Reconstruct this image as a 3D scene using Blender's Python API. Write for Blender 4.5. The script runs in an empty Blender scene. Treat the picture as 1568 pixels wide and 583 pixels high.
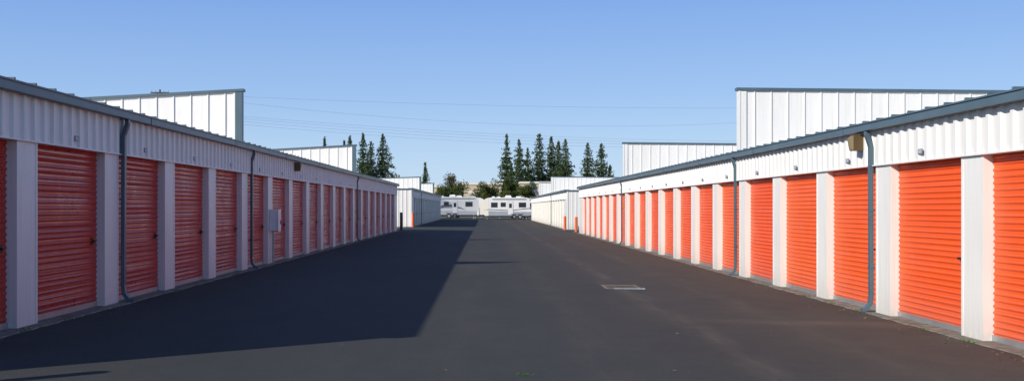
import bpy, bmesh, math, random
from mathutils import Vector, Matrix
random.seed(7)
S=bpy.context.scene
S.view_settings.view_transform='Standard'
try: S.view_settings.look='None'
except Exception: pass
S.view_settings.exposure=0
COL=S.collection

# ---------------------------------------------------------------- geometry constants
XL=-5.74; XR=6.17; DROP=0.17
def gz(x):
    t=(x-XL)/(XR-XL); t=max(0,min(1,t))
    return -DROP*t

# ---------------------------------------------------------------- material helpers
def newmat(name):
    m=bpy.data.materials.new(name); m.use_nodes=True
    nt=m.node_tree; b=nt.nodes['Principled BSDF']
    return m,nt,b
def N(nt,t,**k):
    n=nt.nodes.new(t)
    for a,v in k.items(): setattr(n,a,v)
    return n
def noise(nt,vec,scale,detail=4,rough=0.55):
    n=N(nt,'ShaderNodeTexNoise'); n.inputs['Scale'].default_value=scale
    n.inputs['Detail'].default_value=detail; n.inputs['Roughness'].default_value=rough
    if vec is not None: nt.links.new(vec,n.inputs['Vector'])
    return n.outputs['Fac']
def ramp(nt,fac,p0,c0,p1,c1):
    r=N(nt,'ShaderNodeValToRGB'); e=r.color_ramp.elements
    e[0].position=p0; e[0].color=(*c0,1); e[1].position=p1; e[1].color=(*c1,1)
    nt.links.new(fac,r.inputs['Fac']); return r.outputs['Color']
def maprange(nt,val,a,b,c=0.,d=1.):
    n=N(nt,'ShaderNodeMapRange'); n.inputs[1].default_value=a; n.inputs[2].default_value=b
    n.inputs[3].default_value=c; n.inputs[4].default_value=d
    nt.links.new(val,n.inputs[0]); return n.outputs[0]
def math_(nt,op,a,b=None,clamp=False):
    n=N(nt,'ShaderNodeMath',operation=op); n.use_clamp=clamp
    for i,v in enumerate((a,b)):
        if v is None: continue
        if isinstance(v,(int,float)): n.inputs[i].default_value=v
        else: nt.links.new(v,n.inputs[i])
    return n.outputs[0]
def mix(nt,fac,c1,c2,mode='MIX'):
    n=N(nt,'ShaderNodeMixRGB',blend_type=mode)
    for i,v in zip((0,1,2),(fac,c1,c2)):
        if isinstance(v,(int,float)): n.inputs[i].default_value=v
        elif isinstance(v,tuple): n.inputs[i].default_value=(*v,1)
        else: nt.links.new(v,n.inputs[i])
    return n.outputs[0]
def bump(nt,b,h,strength,dist):
    n=N(nt,'ShaderNodeBump'); n.inputs['Strength'].default_value=strength; n.inputs['Distance'].default_value=dist
    nt.links.new(h,n.inputs['Height']); nt.links.new(n.outputs[0],b.inputs['Normal'])
def pos(nt): return N(nt,'ShaderNodeNewGeometry').outputs['Position']
def scaled(nt,v,s):
    n=N(nt,'ShaderNodeMapping'); n.inputs['Scale'].default_value=s; nt.links.new(v,n.inputs['Vector']); return n.outputs[0]

def mat_simple(name,col,rough=0.6,metal=0.0,var=0.12,scale=3.0,bmp=0.0):
    m,nt,b=newmat(name); p=pos(nt)
    f=noise(nt,p,scale)
    c=ramp(nt,f,0.3,tuple(x*(1-var) for x in col),0.7,tuple(min(1,x*(1+var)) for x in col))
    nt.links.new(c,b.inputs['Base Color']); b.inputs['Roughness'].default_value=rough; b.inputs['Metallic'].default_value=metal
    if bmp: bump(nt,b,noise(nt,p,scale*8),bmp,0.01)
    return m

def mat_white_metal(name,col=(0.80,0.79,0.76),base_dirt=0.35):
    m,nt,b=newmat(name); p=pos(nt)
    n1=noise(nt,scaled(nt,p,(1.5,1.5,0.5)),1.2,5)
    c=ramp(nt,n1,0.3,tuple(x*0.93 for x in col),0.7,col)
    sp=N(nt,'ShaderNodeSeparateXYZ'); nt.links.new(p,sp.inputs[0])
    z=maprange(nt,sp.outputs['Z'],-0.2,0.55,1,0)
    z=math_(nt,'POWER',z,2.2)
    dn=noise(nt,scaled(nt,p,(4,4,2)),3,6,0.7)
    d=math_(nt,'MULTIPLY',z,dn,True); d=math_(nt,'MULTIPLY',d,base_dirt*2.2,True)
    c=mix(nt,d,c,(0.30,0.26,0.21))
    st=noise(nt,scaled(nt,p,(9,9,0.35)),2.2,5,0.65)
    st=maprange(nt,st,0.50,0.8,0,0.36)
    c=mix(nt,st,c,(0.45,0.43,0.40))
    nt.links.new(c,b.inputs['Base Color'])
    b.inputs['Roughness'].default_value=0.42
    bump(nt,b,noise(nt,scaled(nt,p,(1,1,1)),2.0,2),0.25,0.02)
    return m

def mat_door(name,c1,c2,dirt=(0.35,0.16,0.12),r0=0.24,r1=0.38):
    m,nt,b=newmat(name); p=pos(nt)
    oi=N(nt,'ShaderNodeObjectInfo')
    c=mix(nt,oi.outputs['Random'],c1,c2)
    f=noise(nt,scaled(nt,p,(1,1.0,2.0)),1.1,4)
    fm=maprange(nt,f,0.3,0.75,0.0,0.35)
    c=mix(nt,fm,c,tuple(x*0.82 for x in c1))
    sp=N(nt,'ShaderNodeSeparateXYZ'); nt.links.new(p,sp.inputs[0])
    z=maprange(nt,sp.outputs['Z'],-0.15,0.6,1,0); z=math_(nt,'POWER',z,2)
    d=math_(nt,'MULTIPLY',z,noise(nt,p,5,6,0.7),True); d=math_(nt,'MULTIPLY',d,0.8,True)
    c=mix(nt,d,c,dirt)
    nt.links.new(c,b.inputs['Base Color'])
    r=maprange(nt,noise(nt,p,2.5,5),0.3,0.7,r0,r1)
    nt.links.new(r,b.inputs['Roughness'])
    b.inputs['Specular IOR Level'].default_value=0.5
    bump(nt,b,noise(nt,scaled(nt,p,(1,1.3,0.8)),1.6,2),0.5,0.03)
    return m

M_WHITE=mat_white_metal('white_painted_steel')
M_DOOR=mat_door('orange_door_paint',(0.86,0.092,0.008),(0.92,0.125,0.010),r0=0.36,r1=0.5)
M_DOOR_SHADED=mat_door('orange_door_paint_shaded',(0.50,0.022,0.010),(0.56,0.028,0.012),(0.22,0.08,0.06),r0=0.25,r1=0.4)  # same door paint, base darkened and reddened to carry the left row's shade
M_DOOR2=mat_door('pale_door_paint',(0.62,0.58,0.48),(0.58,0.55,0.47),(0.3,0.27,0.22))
M_TEAL=mat_simple('blue_grey_trim',(0.075,0.12,0.15),0.4,0.0,0.12,2)
M_DARK=mat_simple('dark_metal',(0.03,0.03,0.03),0.45,0.3)
M_STEEL=mat_simple('galvanised_steel',(0.42,0.42,0.42),0.4,0.6,0.1,6)
M_ROOF=mat_simple('roof_steel',(0.45,0.47,0.48),0.4,0.4)
M_CONC=mat_simple('concrete',(0.19,0.17,0.14),0.9,0,0.45,5,0.5)
M_BOX=mat_simple('white_box_paint',(0.75,0.76,0.78),0.4,0,0.04)
M_LAMP=mat_simple('bronze_lamp_housing',(0.13,0.085,0.04),0.45,0.2)
M_LENS=mat_simple('lamp_lens',(0.30,0.24,0.14),0.3,0,0.05)
M_ORANGE=mat_simple('orange_post_paint',(0.75,0.13,0.03),0.5)
M_BROWN=mat_simple('brown_post_paint',(0.12,0.06,0.03),0.7)
M_TAG=mat_simple('number_tag',(0.16,0.18,0.24),0.5)
M_TAG2=mat_simple('number_tag_face',(0.42,0.43,0.45),0.5)

# ---------------------------------------------------------------- mesh builder
class MB:
    def __init__(s): s.v=[]; s.f=[]; s.m=[]; s.mats=[]
    def mi(s,mat):
        if mat not in s.mats: s.mats.append(mat)
        return s.mats.index(mat)
    def box(s,x0,x1,y0,y1,z0,z1,mat):
        x0,x1=sorted((x0,x1)); y0,y1=sorted((y0,y1)); z0,z1=sorted((z0,z1))
        n=len(s.v)
        s.v+=[(x0,y0,z0),(x1,y0,z0),(x1,y1,z0),(x0,y1,z0),(x0,y0,z1),(x1,y0,z1),(x1,y1,z1),(x0,y1,z1)]
        q=[(0,3,2,1),(4,5,6,7),(0,1,5,4),(1,2,6,5),(2,3,7,6),(3,0,4,7)]
        i=s.mi(mat)
        for a in q: s.f.append(tuple(n+k for k in a)); s.m.append(i)
    def poly(s,pts,mat):
        n=len(s.v); s.v+=[tuple(p) for p in pts]; s.f.append(tuple(range(n,n+len(pts)))); s.m.append(s.mi(mat))
    def prism(s,pts2,fn0,fn1,mat,cap=True):
        n=len(s.v); k=len(pts2); i=s.mi(mat)
        s.v+=[tuple(fn0(a,b)) for a,b in pts2]+[tuple(fn1(a,b)) for a,b in pts2]
        for j in range(k):
            s.f.append((n+j,n+(j+1)%k,n+k+(j+1)%k,n+k+j)); s.m.append(i)
        if cap:
            s.f.append(tuple(n+j for j in range(k))[::-1]); s.m.append(i)
            s.f.append(tuple(n+k+j for j in range(k))); s.m.append(i)
    def strip(s,line0,line1,mat):
        n=len(s.v); k=len(line0); i=s.mi(mat)
        s.v+=[tuple(p) for p in line0]+[tuple(p) for p in line1]
        for j in range(k-1):
            s.f.append((n+j,n+j+1,n+k+j+1,n+k+j)); s.m.append(i)
    def cyl(s,c,r,h,axis,mat,seg=16,r2=None):
        r2=r if r2 is None else r2
        pts=[(math.cos(2*math.pi*t/seg),math.sin(2*math.pi*t/seg)) for t in range(seg)]
        def emb(rr,d):
            def f(a,b):
                if axis=='z': return (c[0]+a*rr,c[1]+b*rr,c[2]+d)
                if axis=='y': return (c[0]+a*rr,c[1]+d,c[2]+b*rr)
                return (c[0]+d,c[1]+a*rr,c[2]+b*rr)
            return f
        s.prism(pts,emb(r,0),emb(r2,h),mat)
    def sweep(s,path,w,d,mat,up=Vector((0,1,0))):
        rings=[]
        P=[Vector(p) for p in path]
        for i,p in enumerate(P):
            t=(P[min(i+1,len(P)-1)]-P[max(i-1,0)]).normalized()
            n=t.cross(up).normalized()
            rings.append([p+up*(-w/2)+n*(-d/2),p+up*(w/2)+n*(-d/2),p+up*(w/2)+n*(d/2),p+up*(-w/2)+n*(d/2)])
        n0=len(s.v); i=s.mi(mat)
        for r in rings: s.v+=[tuple(q) for q in r]
        for a in range(len(rings)-1):
            for b in range(4):
                s.f.append((n0+a*4+b,n0+a*4+(b+1)%4,n0+(a+1)*4+(b+1)%4,n0+(a+1)*4+b)); s.m.append(i)
        s.f.append((n0+3,n0+2,n0+1,n0)); s.m.append(i)
        e=n0+(len(rings)-1)*4; s.f.append((e,e+1,e+2,e+3)); s.m.append(i)
    def build(s,name,parent=None,smooth=False,fix=True):
        me=bpy.data.meshes.new(name); me.from_pydata(s.v,[],s.f)
        for mt in s.mats: me.materials.append(mt)
        me.polygons.foreach_set('material_index',s.m)
        if smooth: me.polygons.foreach_set('use_smooth',[True]*len(s.f))
        me.update()
        if fix:
            bm=bmesh.new(); bm.from_mesh(me); bmesh.ops.recalc_face_normals(bm,faces=bm.faces); bm.to_mesh(me); bm.free()
        o=bpy.data.objects.new(name,me); COL.objects.link(o)
        if parent: o.parent=parent
        return o
def empty(name,loc=(0,0,0)):
    e=bpy.data.objects.new(name,None); e.location=loc; COL.objects.link(e); return e

# ---------------------------------------------------------------- storage building
PITCH=3.05; PW=0.61; DOORH=2.36; EAVE=3.0; GUT=0.125
def storage_building(face,s,y0,y1,first,zb,doormat,parapets,spouts,lamps,pslope,ptop,width=12.0):
    root=empty('storage_building',(0,0,0))
    X=lambda o: face+s*o           # o: outward toward the aisle
    REC=-0.13
    cs=[]; c=first
    while c-PITCH>y0: c-=PITCH
    while c<y1-0.2: cs.append(c); c+=PITCH
    segs=[]
    for c in cs:
        a=max(c-PW/2,y0+0.002); b=min(c+PW/2,y1-0.002)
        if c==cs[0] and c-PW/2-y0<2.0: a=y0+0.002
        if c==cs[-1] and y1-(c+PW/2)<2.6: b=y1-0.002
        segs.append((a,b))
    w=MB()
    for a,b in segs:
        w.box(X(-0.30),X(0),a,b,zb-0.02,zb+DOORH,M_WHITE)
        w.box(X(0.0),X(0.006),a,a+0.05,zb,zb+DOORH-0.002,M_WHITE)
        w.box(X(0.0),X(0.006),b-0.05,b,zb,zb+DOORH-0.002,M_WHITE)
    w.build('pillars',root)
    h=MB(); z0=zb+DOORH; z1=zb+EAVE-GUT+0.02
    y=y0; pts=[]
    P=0.305
    while y<y1-P:
        pts+=[(0,y),(0,y+0.13),(0.036,y+0.160),(0.036,y+0.235),(0,y+0.265)]
        y+=P
    pts.append((0,y1))
    h.strip([(X(a+0.004),b,z0-0.03) for a,b in pts],[(X(a+0.004),b,z1) for a,b in pts],M_WHITE)
    h.box(X(-0.30),X(0.0),y0+0.002,y1-0.002,z0+0.002,z1,M_WHITE)
    h.box(X(-0.20),X(0.046),y0+0.01,y1-0.01,z0-0.05,z0-0.031,M_WHITE)
    h.build('header_panel',root,fix=False)
    g=MB(); zt=zb+EAVE
    g.box(X(0.045),X(0.165),y0-0.05,y1+0.05,zt-GUT,zt-0.02,M_TEAL)
    g.box(X(0.045),X(0.185),y0-0.052,y1+0.052,zt-0.02,zt,M_TEAL)
    y=y0+3.0
    while y<y1-1:
        g.box(X(0.044),X(0.172),y,y+0.05,zt-GUT-0.006,zt-0.021,M_TEAL); y+=6.1
    y=y0+0.2
    while y<y1:
        g.box(X(-0.25),X(0.16),y,y+0.05,zt+0.0,zt+0.032,M_TEAL); y+=0.61
    g.build('gutter',root)
    r=MB(); mid=-width/2
    r.prism([(0.04,zt-0.03),(mid,zt+0.2),(-width,zt-0.03),(-width,zt-0.10),(mid,zt-0.12),(0.04,zt-0.10)],
            lambda a,b:(X(a),y0-0.03,b),lambda a,b:(X(a),y1+0.03,b),M_ROOF)
    r.build('roof',root)
    e=MB()
    e.box(X(-width),X(-width+0.15),y0,y1,zb,zt-0.12,M_WHITE)
    for yy,sg in ((y0,-1),(y1,1)):
        e.box(X(-0.31),X(-width+0.16),yy,yy-sg*0.15,zb,zt-0.12,M_WHITE)
        k=0.4
        while k<width-0.2:
            e.box(X(-k),X(-k-0.05),yy,yy+sg*0.03,zb+0.01,zt-0.13,M_WHITE); k+=0.305
        e.box(X(0.002),X(-0.12),yy+sg*0.002,yy+sg*0.035,zb,zt-0.12,M_WHITE)
        e.box(X(0.04),X(-width),yy+sg*0.03,yy+sg*0.07,zt-0.10,zt+0.0,M_TEAL)
    e.build('end_walls',root)
    for i in range(len(segs)-1):
        a=segs[i][1]; b=segs[i+1][0]
        d=MB(); prof=[]; z=zb+0.07
        zz=z
        while zz<zb+DOORH-0.02:
            prof+=[(0,zz),(0,zz+0.026),(0.011,zz+0.036),(0.017,zz+0.047),(0.017,zz+0.053),(0.011,zz+0.064),(0,zz+0.074)]
            zz+=0.080
        bow=0.008*random.uniform(-1,1)
        prof=[(o+bow*math.sin((z_-zb)*1.35)+random.uniform(-.0016,.0016),z_) for o,z_ in prof]
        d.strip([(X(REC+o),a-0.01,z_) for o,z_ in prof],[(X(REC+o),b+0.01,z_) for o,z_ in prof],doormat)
        d.box(X(REC-0.02),X(REC+0.025),a,b,zb+0.012,zb+0.085,M_STEEL)
        lat=b-0.20 if s>0 else a+0.25
        d.box(X(REC+0.018),X(REC+0.030),lat-0.035,lat+0.035,zb+0.94,zb+1.04,M_DARK if s>0 else doormat)
        d.box(X(REC+0.030),X(REC+0.065),lat-0.025,lat+0.035,zb+0.975,zb+1.005,M_DARK)
        d.build('roll_up_door_%d'%(i+1),root,fix=False)
        t=MB(); cy=(a+b)/2
        t.box(X(0.040),X(0.048),cy-0.075,cy+0.075,zb+DOORH+0.05,zb+DOORH+0.125,M_TAG)
        t.box(X(0.048),X(0.050),cy-0.055,cy+0.055,zb+DOORH+0.062,zb+DOORH+0.113,M_TAG2)
        t.build('unit_number_%d'%(i+1),root)
    c_=MB(); y=y0-0.1; l0=[];l1=[];l2=[]
    while y<y1+0.1:
        o=0.17+random.uniform(-0.03,0.03)
        l0.append((X(-0.35),y,zb+0.012)); l1.append((X(o),y,zb+0.010)); l2.append((X(o+0.02),y,zb-0.03)); y+=random.uniform(0.12,0.4)
    c_.strip(l0,l1,M_CONC); c_.strip(l1,l2,M_CONC)
    c_.build('concrete_threshold',root,fix=False)
    for py in parapets:
        p=MB(); T=0.12
        z0=zt-0.05; x_in=-0.03
        L=width-0.3
        zc=ptop; ze=ptop-pslope*L
        p.prism([(x_in,z0),(x_in,zc),(x_in-L,ze),(x_in-L,z0)],lambda a,b:(X(a),py,b),lambda a,b:(X(a),py+T,b),M_WHITE)
        k=0.36
        while k<L-0.1:
            zz=zc-pslope*k-0.03
            p.prism([(x_in-k,z0+0.01),(x_in-k,zz),(x_in-k-0.025,zz),(x_in-k-0.025,z0+0.01)],
                    lambda a,b:(X(a),py-0.024,b),lambda a,b:(X(a),py+0.003,b),M_WHITE)
            k+=0.405
        p.prism([(x_in+0.07,zc-0.035),(x_in+0.07,zc+0.03),(x_in-L-0.05,ze+0.03),(x_in-L-0.05,ze-0.035)],
                lambda a,b:(X(a),py-0.06,b),lambda a,b:(X(a),py+T+0.05,b),M_TEAL)
        p.box(X(x_in+0.03),X(x_in-0.13 if s>0 else x_in-0.02),py-0.045,py+T+0.03,z0+0.01,zc-0.05,M_TEAL if s>0 else M_WHITE)
        p.box(X(x_in-0.131 if s>0 else x_in-0.021),X(x_in-0.17),py-0.03,py-0.001,z0+0.01,zc-0.05,M_WHITE)
        p.build('parapet_wall',root)
    for sy in spouts:
        d=MB()
        zz=zt-GUT
        path=[(X(0.115),sy,zz+0.01),(X(0.115),sy,zz-0.07),(X(0.085),sy,zz-0.16),(X(0.055),sy,zz-0.26),(X(0.048),sy,zb+0.28),(X(0.062),sy,zb+0.14),(X(0.13),sy,zb+0.05),(X(0.20),sy,zb+0.03)]
        d.sweep(path,0.085,0.06,M_TEAL)
        for bz in (0.7,1.6,2.3):
            d.box(X(0.0),X(0.083),sy-0.052,sy+0.052,zb+bz,zb+bz+0.03,M_TEAL)
        d.build('downspout',root)
    for ly in lamps:
        l=MB()
        l.box(X(0.04),X(0.20),ly-0.09,ly+0.09,zt-0.42,zt-0.16,M_LAMP)
        l.prism([(0.20,zt-0.18),(0.25,zt-0.22),(0.22,zt-0.40),(0.20,zt-0.41)],lambda a,b:(X(a),ly-0.08,b),lambda a,b:(X(a),ly+0.08,b),M_LENS)
        l.build('wall_lamp',root)
    return root

storage_building(XL, 1, 8.9,70.0,13.5,0.0,M_DOOR_SHADED,[25.45,47.8],[16.95,26.25,47.9],[32.3],0.055,4.26)
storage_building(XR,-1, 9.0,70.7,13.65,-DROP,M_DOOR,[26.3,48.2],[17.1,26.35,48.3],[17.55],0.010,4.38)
storage_building(XL, 1,84.0,139.0,86.0,0.0,M_DOOR2,[96.5,121.0],[96.0],[],0.03,4.25)
storage_building(XR,-1,81.6,144.0,83.6,-DROP,M_DOOR2,[101.0,124.0],[100.0],[],0.01,4.4)

b=MB(); by=28.85
b.box(XL+0.008,XL+0.22,by-0.17,by+0.17,0.88,1.40,M_BOX)
b.box(XL+0.22,XL+0.235,by-0.185,by+0.185,0.86,1.42,M_BOX)
b.box(XL+0.006,XL+0.24,by-0.19,by+0.19,1.42,1.44,M_BOX)
b.box(XL+0.235,XL+0.25,by+0.10,by+0.13,1.05,1.15,M_DARK)
b.box(XL+0.04,XL+0.09,by-0.025,by+0.025,0.02,0.88,M_STEEL)
b.build('utility_box')

def bollard(x,y,h,r,mat,nm='bollard'):
    m=MB(); z=gz(x)
    m.cyl((x,y,z-0.05),r,h+0.05,'z',mat,20); m.cyl((x,y,z+h),r,r*0.45,'z',mat,20,r2=r*0.45)
    m.cyl((x,y,z-0.02),r*1.7,0.05,'z',M_CONC,20)
    o=m.build(nm); return o
bollard(-5.25,8.5,1.05,0.09,M_ORANGE)
bollard(-5.58,83.0,1.10,0.09,M_ORANGE)
bollard(-5.6,71.8,1.15,0.09,M_BROWN)
bollard(6.25,74.0,1.0,0.10,M_ORANGE)
bollard(5.95,80.5,1.0,0.10,M_ORANGE)

# ---------------------------------------------------------------- ground + asphalt
def mat_asphalt():
    m,nt,b=newmat('asphalt'); p=pos(nt)
    sp=N(nt,'ShaderNodeSeparateXYZ'); nt.links.new(p,sp.inputs[0]); x,y=sp.outputs['X'],sp.outputs['Y']
    big=noise(nt,scaled(nt,p,(0.35,0.12,1)),1.0,5,0.6)
    c=ramp(nt,big,0.3,(0.044,0.046,0.045),0.72,(0.066,0.067,0.064))
    w=noise(nt,p,0.35,4,0.6); xx=math_(nt,'ADD',x,math_(nt,'MULTIPLY',math_(nt,'SUBTRACT',w,0.5),4.0))
    br=maprange(nt,xx,0.6,5.0,0,0.85)
    c=mix(nt,br,c,(0.092,0.073,0.056))
    wob=math_(nt,'MULTIPLY',math_(nt,'SUBTRACT',noise(nt,p,0.25,2),0.5),0.9)
    for cx,wd,st in ((2.75,0.28,0.55),(1.2,0.4,0.22),(4.3,0.35,0.3),(-0.3,0.4,0.15)):
        dd=math_(nt,'ABSOLUTE',math_(nt,'SUBTRACT',math_(nt,'ADD',x,wob),cx))
        t=maprange(nt,dd,0,wd,1,0)
        t=math_(nt,'MULTIPLY',t,maprange(nt,noise(nt,scaled(nt,p,(2,0.4,1)),1.2,4,0.7),0.36,0.7,0,st),True)
        c=mix(nt,t,c,(0.18,0.145,0.11))
    dd=math_(nt,'ABSOLUTE',math_(nt,'SUBTRACT',math_(nt,'ADD',y,math_(nt,'MULTIPLY',wob,1.6)),15.3))
    t=maprange(nt,dd,0,0.5,1,0); t=math_(nt,'MULTIPLY',t,maprange(nt,x,2.6,4.0,0,0.7),True)
    t=math_(nt,'MULTIPLY',t,noise(nt,p,1.5,4,.7),True)
    c=mix(nt,t,c,(0.20,0.16,0.12))
    mo=noise(nt,scaled(nt,p,(1,0.45,1)),0.55,6,0.7); c=mix(nt,maprange(nt,mo,0.5,0.62,0,0.28),c,(0.036,0.037,0.038))
    mo=noise(nt,p,2.2,6,0.7); c=mix(nt,maprange(nt,mo,0.35,0.75,0,0.35),c,(0.036,0.036,0.037))
    oil=noise(nt,p,0.9,2,0.4); c=mix(nt,maprange(nt,oil,0.72,0.78,0,0.5),c,(0.02,0.02,0.02))
    ag=noise(nt,p,70,3,0.7); c=mix(nt,maprange(nt,ag,0.55,0.8,0,0.7),c,(0.16,0.155,0.145))
    ag2=noise(nt,p,42,3,0.7); c=mix(nt,maprange(nt,ag2,0.5,0.85,0,0.5),c,(0.022,0.022,0.022))
    v=N(nt,'ShaderNodeTexVoronoi',feature='DISTANCE_TO_EDGE'); v.inputs['Scale'].default_value=0.11
    wv=N(nt,'ShaderNodeVectorMath',operation='ADD'); nn=N(nt,'ShaderNodeTexNoise'); nn.inputs['Scale'].default_value=0.8; nn.inputs['Detail'].default_value=6
    nt.links.new(p,nn.inputs['Vector']); nt.links.new(p,wv.inputs[0]); nt.links.new(nn.outputs['Color'],wv.inputs[1]); nt.links.new(wv.outputs[0],v.inputs['Vector'])
    ck=maprange(nt,v.outputs['Distance'],0.0,0.0016,0.6,0)
    ck=math_(nt,'MULTIPLY',ck,maprange(nt,noise(nt,p,0.3,2),0.5,0.6,0,1),True)
    c=mix(nt,ck,c,(0.02,0.02,0.02))
    nt.links.new(c,b.inputs['Base Color']); b.inputs['Roughness'].default_value=0.9
    b.inputs['Specular IOR Level'].default_value=0.25
    hsum=math_(nt,'ADD',noise(nt,p,60,3,0.7),math_(nt,'MULTIPLY',noise(nt,p,1.2,3),1.5))
    bump(nt,b,hsum,0.45,0.014)
    return m
M_ASPH=mat_asphalt()
def mat_ground():
    m,nt,b=newmat('dry_grass_ground'); p=pos(nt)
    f=noise(nt,p,0.15,6,0.65)
    c=ramp(nt,f,0.35,(0.07,0.075,0.035),0.65,(0.19,0.165,0.11))
    c=mix(nt,maprange(nt,noise(nt,p,4,5,.7),.4,.7,0,.4),c,(0.10,0.09,0.06))
    nt.links.new(c,b.inputs['Base Color']); b.inputs['Roughness'].default_value=1
    return m
M_GROUND=mat_ground()
def sheet(name,x0,x1,y0,y1,dz,mat):
    xs=sorted(set([x0,x1]+[v for v in (XL,XR) if x0<v<x1]))
    m=MB(); m.strip([(x,y0,gz(x)+dz) for x in xs],[(x,y1,gz(x)+dz) for x in xs],mat)
    return m.build(name,fix=False)
sheet('ground',-1500,1500,-600,2500,-0.012,M_GROUND)
sheet('asphalt_road',-60,60,-40,158,-0.004,M_ASPH)

# catch basin
M_IRON=mat_simple('cast_iron',(0.12,0.095,0.07),0.7,0.3,0.3,9)
M_RIM=mat_simple('pale_concrete_rim',(0.20,0.17,0.12),0.85,0,0.3,6)
M_RIM2=mat_simple('worn_edge_paint',(0.30,0.36,0.41),0.6,0,0.3,9)
d=MB(); cx,cy=2.76,21.9; z=gz(cx); W,H=0.30,0.40
d.box(cx-W-0.06,cx+W+0.06,cy+H,cy+H+0.14,z-0.05,z+0.008,M_RIM)
d.box(cx-W-0.06,cx-W,cy-H,cy+H,z-0.05,z+0.008,M_RIM)
d.box(cx+W,cx+W+0.06,cy-H,cy+H,z-0.05,z+0.008,M_RIM)
d.box(cx-W+0.1,cx+W+0.12,cy-H-0.08,cy-H,z-0.05,z+0.009,M_RIM2)
d.box(cx-W-0.06,cx-W+0.099,cy-H-0.07,cy-H,z-0.05,z+0.008,M_RIM)
d.box(cx-W,cx+W,cy-H,cy+H,z-0.0,z+0.001,M_DARK)
k=cy-H+0.03
while k<cy+H-0.05:
    d.box(cx-W+0.01,cx+W-0.01,k,k+0.05,z+0.001,z+0.010,M_IRON); k+=0.085
for k in (-0.15,0.0,0.15): d.box(cx+k-0.02,cx+k+0.02,cy-H+0.01,cy+H-0.01,z+0.001,z+0.007,M_IRON)
d.build('storm_drain')

# ---------------------------------------------------------------- vegetation
def mat_leaf(name,c0,c1,sc=0.8):
    m,nt,b=newmat(name); p=pos(nt)
    f=noise(nt,p,sc,4,0.7); c=ramp(nt,f,0.35,c0,0.68,c1)
    nt.links.new(c,b.inputs['Base Color']); b.inputs['Roughness'].default_value=0.8
    b.inputs['Specular IOR Level'].default_value=0.2
    tr=N(nt,'ShaderNodeBsdfTranslucent'); nt.links.new(c,tr.inputs[0])
    mx=N(nt,'ShaderNodeMixShader'); mx.inputs[0].default_value=0.3
    nt.links.new(b.outputs[0],mx.inputs[1]); nt.links.new(tr.outputs[0],mx.inputs[2])
    nt.links.new(mx.outputs[0],nt.nodes['Material Output'].inputs['Surface'])
    return m
M_FIR=mat_leaf('fir_needles',(0.040,0.072,0.030),(0.10,0.145,0.060))
M_LEAFG=mat_leaf('green_leaves',(0.045,0.07,0.02),(0.13,0.16,0.045))
M_LEAFR=mat_leaf('rusty_leaves',(0.05,0.055,0.02),(0.17,0.085,0.045))
M_BARK=mat_simple('bark',(0.07,0.05,0.035),0.95,0,0.3,3)
M_WEED=mat_leaf('weed_leaves',(0.05,0.12,0.02),(0.10,0.28,0.04),30)
M_DEB=mat_simple('dry_leaf_debris',(0.20,0.14,0.08),0.9,0,0.4,20)

def leafquad(m,c,size,mat,flat=0.0):
    n=Vector((random.gauss(0,1),random.gauss(0,1),random.gauss(0,1)+flat)).normalized()
    a=n.orthogonal().normalized(); a=Matrix.Rotation(random.uniform(0,6.28),3,n)@a; b_=n.cross(a)
    w=size*random.uniform(0.6,1.2); h=size*random.uniform(0.35,0.7)
    m.poly([c-a*w,c-b_*h*random.uniform(.5,1),c+a*w,c+b_*h*random.uniform(.5,1)],mat)

def fir(x,y,h,R,seed,start=0.08,name='fir_tree'):
    random.seed(seed); m=MB(); z=gz(x)
    m.cyl((x,y,z-0.2),0.018*h,h*0.97,'z',M_BARK,8,r2=0.02)
    nl=int(h*2.3)
    side=random.uniform(0,6.28); taper=random.uniform(0.62,0.85); gap=random.uniform(0.06,0.14)
    for i in range(nl):
        t=start+(1-start)*((i+random.uniform(-.3,.3))/nl); t=min(t,0.985)
        zz=z+h*t; u=(t-start)/(1-start)
        rr=R*((1-u)**taper)*(0.75+0.5*random.random())
        if u<0.10: rr*=0.75+u*2.3
        if random.random()<gap: rr*=0.5
        nb=random.randint(5,8); off=random.uniform(0,6.28)
        for k in range(nb):
            if random.random()<0.08: continue
            a=off+k*6.283/nb+random.uniform(-.3,.3)
            L=rr*random.uniform(0.6,1.2)*(1+0.18*math.cos(a-side))
            if L<0.2: L=0.2
            base=Vector((x,y,zz)); dirv=Vector((math.cos(a),math.sin(a),0))
            n=max(2,int(L*3.4))
            rise=0.15*L; droop=0.42*L*(1-u*0.7)
            tip=base+dirv*L+Vector((0,0,rise-droop))
            q=Vector((0,0,0.03)); 
            m.poly([base-q,base+q,tip],M_BARK)
            for j in range(n):
                v=(j+0.6)/n
                c=base+dirv*(L*v)+Vector((0,0,rise*v-droop*v*v))
                sp=(0.32*(1-v)+0.14)*min(1,L)
                for _ in range(4):
                    cc=c+Vector((random.gauss(0,sp),random.gauss(0,sp),random.gauss(-0.08,0.16)))
                    leafquad(m,cc,0.38*random.uniform(0.7,1.3)*(0.55+0.45*(1-u)),M_FIR,0.6)
    for _ in range(25):
        t=random.random(); leafquad(m,Vector((x+random.gauss(0,.10),y+random.gauss(0,.10),z+h*(0.95+0.05*t))),0.18,M_FIR)
    return m.build(name,fix=False)

def at(px,d): return (px-743)/1650*d
def toph(py,d): return 1.49+(318-py)/1650*d
firs=[(497,211,215,1.4),(536,208,235,2.2),(556,205,225,3.4),(568,218,240,2.9),(586,206,228,4.0),(651,250,210,1.5),
 (776,205,222,2.8),(795,213,228,3.8),(808,226,240,2.9),(826,204,230,3.8),(844,208,236,3.1),(855,215,242,3.0),(866,213,228,3.8),
 (900,218,226,4.0),(921,219,232,3.1),(934,252,240,1.8),(783,250,212,1.8),(527,216,250,1.4)]
for i,(px,py,d_,R) in enumerate(firs):
    fir(at(px,d_),d_,toph(py,d_)+0.2,R,100+i)

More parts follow.
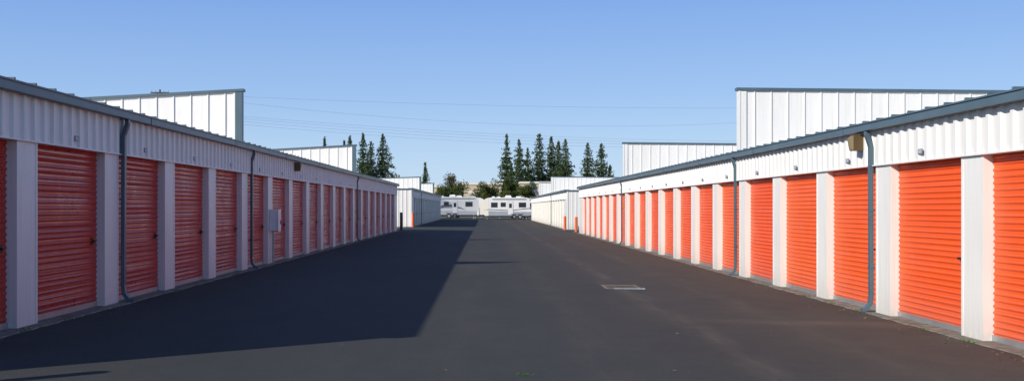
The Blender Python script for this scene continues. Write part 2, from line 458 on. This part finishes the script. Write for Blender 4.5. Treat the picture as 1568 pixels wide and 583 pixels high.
def broadleaf(px,py,d,R,mat,mat2,seed,name='broadleaf_tree'):
    random.seed(seed); x=at(px,d); h=toph(py,d); z=gz(x); m=MB()
    m.cyl((x,d,z-0.2),0.17,h*0.45,'z',M_BARK,8,r2=0.1)
    cz=z+h*0.6; lobes=[]
    for k in range(15):
        v=Vector((random.gauss(0,1),random.gauss(0,1),random.gauss(0,1))).normalized()*random.uniform(0.35,0.8)
        c=Vector((x+v.x*R,d+v.y*R,cz+v.z*h*0.36)); lobes.append((c,R*random.uniform(0.28,0.5)))
        p0=Vector((x,d,z+h*0.35)); q=Vector((0.04,0,0))
        m.poly([p0-q,p0+q,c],M_BARK)
    for c,r in lobes:
        for _ in range(240):
            v=Vector((random.gauss(0,1),random.gauss(0,1),random.gauss(0,1))).normalized()*r*random.random()**0.45*random.uniform(.8,1.15)
            cc=c+v
            if cc.z<z+0.6: continue
            leafquad(m,cc,0.20,mat2 if (cc.z>cz+h*0.12 and random.random()<0.6) else mat)
    return m.build(name,fix=False)
broadleaf(692,266,190,3.0,M_LEAFG,M_LEAFR,1)
broadleaf(742,258,192,3.0,M_LEAFG,M_LEAFR,2)
broadleaf(779,261,189,1.9,M_LEAFG,M_LEAFG,3)
broadleaf(676,283,185,1.6,M_LEAFG,M_LEAFG,4)
broadleaf(806,272,200,1.9,M_LEAFG,M_LEAFG,5)

random.seed(50); m=MB()
for i in range(9000):
    t=random.uniform(-1,1); x=t*420; y=430+60*math.cos(t*2)+random.uniform(-15,15)
    hh=8+3*math.sin(x*0.13)+2.5*math.sin(x*0.41+1)+1.5*math.sin(x*0.9)
    leafquad(m,Vector((x,y,random.random()**0.8*hh)),1.6,M_FIR)
m.build('distant_tree_line',fix=False)

random.seed(11); m=MB()
for i in range(45):
    c=Vector((0.36+random.gauss(0,0.04),10.15+random.gauss(0,0.03),gz(0.36)+random.uniform(0.002,0.015)))
    leafquad(m,c,0.013,M_WEED,0.5)
m.build('weed_sprig',fix=False)
m=MB()
for y in (13.2,14.6,17.3,18.6,20.1,22.9,24.4):
    for i in range(26):
        c=Vector((XR-0.20+random.gauss(0,0.03),y+random.gauss(0,0.14),-DROP+random.uniform(0.0,0.035)))
        leafquad(m,c,0.018,M_WEED)
for y in (13.0,14.4,19.3,24.0):
    for i in range(26):
        c=Vector((XL+0.20+random.gauss(0,0.03),y+random.gauss(0,0.14),random.uniform(0.0,0.035)))
        leafquad(m,c,0.018,M_WEED)
m.build('edge_weeds',fix=False)
m=MB()
for i in range(700):
    y=10+random.random()**1.6*55
    r=random.random()
    if r<0.5: x=XR-0.2-abs(random.gauss(0,0.25))
    elif r<0.8: x=XL+0.2+abs(random.gauss(0,0.25))
    else: x=random.uniform(XL+.3,XR-.3)
    leafquad(m,Vector((x,y,gz(x)+0.008)),random.uniform(0.008,0.028),M_DEB,3)
m.build('leaf_debris',fix=False)

# ---------------------------------------------------------------- tan commercial buildings behind
M_TAN=mat_simple('tan_stucco',(0.50,0.42,0.30),0.85,0,0.06,0.3)
M_TRIM=mat_simple('cream_trim',(0.68,0.64,0.55),0.7,0,0.05)
M_GLASS=mat_simple('dark_glass',(0.02,0.025,0.03),0.1,0,0.1)
def tan_building(px0,px1,ytop,d,nm='commercial_building'):
    root=empty(nm); x0,x1=at(px0,d),at(px1,d); h=toph(ytop,d); m=MB()
    m.box(x0,x1,d,d+18,-0.2,h,M_TAN); m.build('walls',root)
    m=MB(); m.box(x0-0.2,x1+0.2,d-0.2,d+18.2,h,h+0.4,M_TRIM); m.box(x0-0.05,x1+0.05,d-0.05,d-0.003,h-1.6,h-1.2,M_TRIM); m.build('cornice',root)
    m=MB(); k=x0+1.5
    while k<x1-2.5:
        m.box(k,k+1.8,d-0.04,d+0.1,1.1,2.6,M_GLASS); m.box(k-0.1,k+1.9,d-0.1,d-0.002,0.98,1.08,M_TRIM); k+=4
    m.build('windows',root)
tan_building(700,768,283,212)
tan_building(797,850,281,216)
tan_building(560,672,287,220)

# ---------------------------------------------------------------- travel trailers
M_RVW=mat_simple('trailer_white',(0.72,0.71,0.69),0.35,0,0.05,1)
M_RVS=mat_simple('trailer_silver',(0.50,0.52,0.54),0.35,0.1,0.06,1)
M_RVC=mat_simple('trailer_cream_cap',(0.76,0.71,0.61),0.35,0,0.04,1)
M_RVG=mat_simple('trailer_grey_band',(0.30,0.33,0.38),0.4,0,0.06,1)
M_RVD=mat_simple('trailer_dark_stripe',(0.06,0.07,0.09),0.4)
M_TYRE=mat_simple('tyre_rubber',(0.02,0.02,0.02),0.9)
def trailer(x0,L,y,flip,grey,body,capm,wheel,nm='travel_trailer'):
    root=empty(nm); z=gz(x0+L/2); H=3.05; W=2.4
    fx=(lambda a:x0+a) if not flip else (lambda a:x0+L-a)
    out=[(0.75,0.50),(0.30,0.85),(0.06,1.25),(0.0,1.6),(0.10,2.0),(0.40,2.5),(0.75,2.82),(1.15,2.98),(1.7,H),(L-0.45,H-0.04),(L-0.15,H-0.16),(L-0.03,H-0.45),(L,0.75),(L-0.1,0.5)]
    m=MB()
    m.prism(out,lambda a,b:(fx(a),y,z+b),lambda a,b:(fx(a),y+W,z+b),body); m.build('body',root)
    m=MB()   # moulded front cap, straight rear seam
    cap=[(0.74,0.49),(0.29,0.84),(0.045,1.25),(-0.015,1.6),(0.085,2.01),(0.385,2.51),(0.74,2.835),(1.14,2.995),(1.2,2.99),(1.2,0.49)]
    m.prism(cap,lambda a,b:(fx(a),y-0.010,z+b),lambda a,b:(fx(a),y+W+0.010,z+b),capm)
    m.box(fx(-0.02),fx(0.02),y+0.35,y+W-0.35,z+1.5,z+1.72,M_RVD)
    m.build('front_cap',root)
    m=MB()
    m.prism([(1.22,0.52),(1.22,1.18),(L-0.02,1.02),(L-0.01,0.78),(L-0.11,0.52)],lambda a,b:(fx(a),y-0.015,z+b),lambda a,b:(fx(a),y-0.002,z+b),M_RVG)
    if grey:
        m.prism([(1.3,1.55),(1.9,2.5),(3.1,2.75),(4.4,2.3),(6.2,1.45),(3.0,1.36)],lambda a,b:(fx(a),y-0.018,z+b),lambda a,b:(fx(a),y-0.002,z+b),M_RVG)
        m.prism([(2.0,1.2),(3.4,1.9),(4.4,2.0),(6.6,1.22),(4.6,1.6),(3.6,1.55)],lambda a,b:(fx(a),y-0.026,z+b),lambda a,b:(fx(a),y-0.019,z+b),M_RVD)
    else:
        m.prism([(0.5,1.30),(1.3,1.42),(L*0.6,1.28),(L-0.02,1.60),(L-0.02,1.50),(L*0.6,1.19),(1.3,1.34)],lambda a,b:(fx(a),y-0.022,z+b),lambda a,b:(fx(a),y-0.002,z+b),M_RVD)
    m.build('stripes',root)
    m=MB()
    for a,w,z0,z1 in ((1.6,0.8,1.72,2.3),(L*0.42,0.6,1.8,2.3),(L*0.78,0.9,1.72,2.3)):
        xa,xb=sorted((fx(a),fx(a+w)))
        m.box(xa-0.05,xb+0.05,y-0.040,y-0.003,z+z0-0.05,z+z1+0.05,M_RVD)
        m.box(xa,xb,y-0.050,y-0.041,z+z0,z+z1,M_GLASS)
    xa,xb=sorted((fx(L*0.56),fx(L*0.56+0.68)))
    m.box(xa-0.03,xb+0.03,y-0.032,y-0.003,z+0.65,z+2.53,M_RVG)
    m.box(xa,xb,y-0.04,y-0.033,z+0.68,z+2.5,body); m.box(xa+0.15,xb-0.15,y-0.05,y-0.041,z+1.6,z+2.2,M_GLASS)
    m.box(xa,xb,y-0.35,y-0.02,z+0.42,z+0.47,M_DARK)
    m.build('windows_and_door',root)
    m=MB()
    for a in (L*wheel,L*wheel+0.85):
        m.cyl((fx(a),y-0.03,z+0.35),0.35,0.25,'y',M_TYRE,20); m.cyl((fx(a),y-0.045,z+0.35),0.19,0.02,'y',M_STEEL,16)
        m.cyl((fx(a),y+W-0.22,z+0.35),0.35,0.25,'y',M_TYRE,20)
        m.box(fx(a)-0.42,fx(a)+0.42,y-0.06,y-0.031,z+0.68,z+0.76,M_RVD)
    m.box(x0+0.9,x0+L-0.3,y+0.15,y+W-0.15,z+0.30,z+0.54,M_DARK)
    xa,xb=sorted((fx(-1.0),fx(0.8)))
    m.box(xa,xb,y+W/2-0.06,y+W/2+0.06,z+0.42,z+0.54,M_DARK)
    m.cyl((fx(-0.2),y+W/2-0.18,z+0.55),0.15,0.55,'z',M_RVW,12); m.cyl((fx(-0.2),y+W/2+0.18,z+0.55),0.15,0.55,'z',M_RVW,12)
    m.cyl((fx(-0.85),y+W/2,z),0.04,0.7,'z',M_STEEL,8)
    for a in (1.0,L-0.5): m.box(fx(a)-0.05,fx(a)+0.05,y+0.2,y+0.3,z,z+0.5,M_STEEL)
    m.build('chassis',root)
    m=MB()
    xa,xb=sorted((fx(L*0.5),fx(L*0.5+0.95)))
    m.prism([(xa,H),(xa+0.1,H+0.28),(xb-0.15,H+0.3),(xb,H+0.02)],lambda a,b:(a,y+0.8,z+b),lambda a,b:(a,y+1.6,z+b),M_RVW)
    for q in (0.27,0.38,0.85):
        xa=fx(L*q); m.box(xa-0.2,xa+0.2,y+0.9,y+1.35,z+H-0.06,z+H+0.14,M_RVW if q<0.5 else M_RVG)
    m.cyl((min(fx(1.7),fx(L-0.6)),y-0.08,z+H-0.22),0.06,L-2.3,'x',M_RVG,10)
    m.build('roof_units',root)
trailer(-0.75,7.0,150.0,False,False,M_RVW,M_RVC,0.68)
trailer(-9.3,8.4,151.5,False,True,M_RVS,M_RVS,0.50)
trailer(1.1,6.8,158.5,False,True,M_RVW,M_RVW,0.6)
trailer(-7.2,7.6,160.0,True,False,M_RVW,M_RVW,0.6)
# ---------------------------------------------------------------- power poles and lines
M_WIRE=mat_simple('power_cable',(0.22,0.24,0.27),0.6)
PD=130.0
def W3(px,py,d): return Vector((at(px,d),d,toph(py,d)))
def pole(px,pyt,d):
    p=W3(px,pyt,d); m=MB()
    m.cyl((p.x,d,-0.2),0.17,p.z+0.1,'z',M_BARK,10,r2=0.10)
    m.box(p.x-1.1,p.x+1.1,d-0.06-0.12,d-0.12+0.06,p.z-0.55,p.z-0.42,M_BARK)
    for k in (-1.0,-0.5,0.5,1.0): m.cyl((p.x+k,d-0.12,p.z-0.42),0.045,0.2,'z',M_STEEL,8)
    m.build('utility_pole')
pole(245,136,PD); pole(1330,156,175)
def wire(a,b,sag,r=0.011):
    cu=bpy.data.curves.new('power_line','CURVE'); cu.dimensions='3D'; cu.bevel_depth=r; cu.bevel_resolution=1
    s_=cu.splines.new('POLY'); n=40; s_.points.add(n)
    for i in range(n+1):
        t=i/n; p=a.lerp(b,t); s_.points[i].co=(p.x,p.y,p.z-sag*4*t*(1-t),1)
    cu.materials.append(M_WIRE); o=bpy.data.objects.new('power_line',cu); COL.objects.link(o)
wire(W3(240,142,PD),W3(1330,163,175),0.9)
wire(W3(250,142,PD),W3(1330,170,175),3.2)
for k,(a,b_) in enumerate(((170,216),(173,219),(177,222),(181,226))):
    wire(W3(250,a-2,PD+3),W3(1130,b_,190),0.9+0.1*k)

# ---------------------------------------------------------------- world, sun, camera
el=math.radians(25.9); sd=Vector((1.54,1.37,-2.061*math.tan(el))).normalized()
w=bpy.data.worlds.new('World'); S.world=w; w.use_nodes=True; nt=w.node_tree
bg=nt.nodes['Background']; sky=nt.nodes.new('ShaderNodeTexSky'); sky.sky_type='NISHITA'; sky.sun_disc=False
sky.sun_elevation=el
az=math.atan2(-sd.x,-sd.y)
sky.sun_rotation=az
sky.altitude=0; sky.air_density=1.0; sky.dust_density=0.3; sky.ozone_density=2.0
BGS=0.10
tc=nt.nodes.new('ShaderNodeTexCoord'); sx=nt.nodes.new('ShaderNodeSeparateXYZ'); nt.links.new(tc.outputs['Generated'],sx.inputs[0])
rp=nt.nodes.new('ShaderNodeValToRGB'); nt.links.new(sx.outputs['Z'],rp.inputs['Fac'])
E=rp.color_ramp.elements
def sc(c): return (c[0],c[1],c[2],1)
E[0].position=0.0; E[0].color=sc((0.56,0.76,0.98))
E[1].position=1.0; E[1].color=sc((0.06,0.13,0.34))
for p_,c_ in ((0.04,(0.48,0.69,0.97)),(0.10,(0.34,0.55,0.93)),(0.19,(0.215,0.405,0.86)),(0.4,(0.11,0.23,0.56))):
    e_=E.new(p_); e_.color=sc(c_)
mul=nt.nodes.new('ShaderNodeMixRGB'); mul.blend_type='MULTIPLY'; mul.inputs[0].default_value=1; mul.inputs[2].default_value=(1/BGS,)*3+(1,)
nt.links.new(rp.outputs[0],mul.inputs[1])
mxs=nt.nodes.new('ShaderNodeMixRGB'); mxs.inputs[0].default_value=0.8
nt.links.new(sky.outputs[0],mxs.inputs[1]); nt.links.new(mul.outputs[0],mxs.inputs[2])
nt.links.new(mxs.outputs[0],bg.inputs['Color']); bg.inputs['Strength'].default_value=BGS
L=bpy.data.lights.new('sun','SUN'); L.energy=5.0; L.angle=math.radians(0.5); L.color=(1.0,0.94,0.84)
lo=bpy.data.objects.new('sun',L); lo.rotation_euler=sd.to_track_quat('-Z','Y').to_euler(); lo.location=(-30,-30,40); COL.objects.link(lo)
cam=bpy.data.cameras.new('camera'); co=bpy.data.objects.new('camera',cam); COL.objects.link(co)
co.location=(0,0,1.485); co.rotation_euler=(math.radians(90),0,0)
cam.sensor_width=36; cam.lens=36*1650/1568; cam.shift_x=41/1568; cam.shift_y=26.5/1568
cam.clip_start=0.1; cam.clip_end=5000
S.camera=co
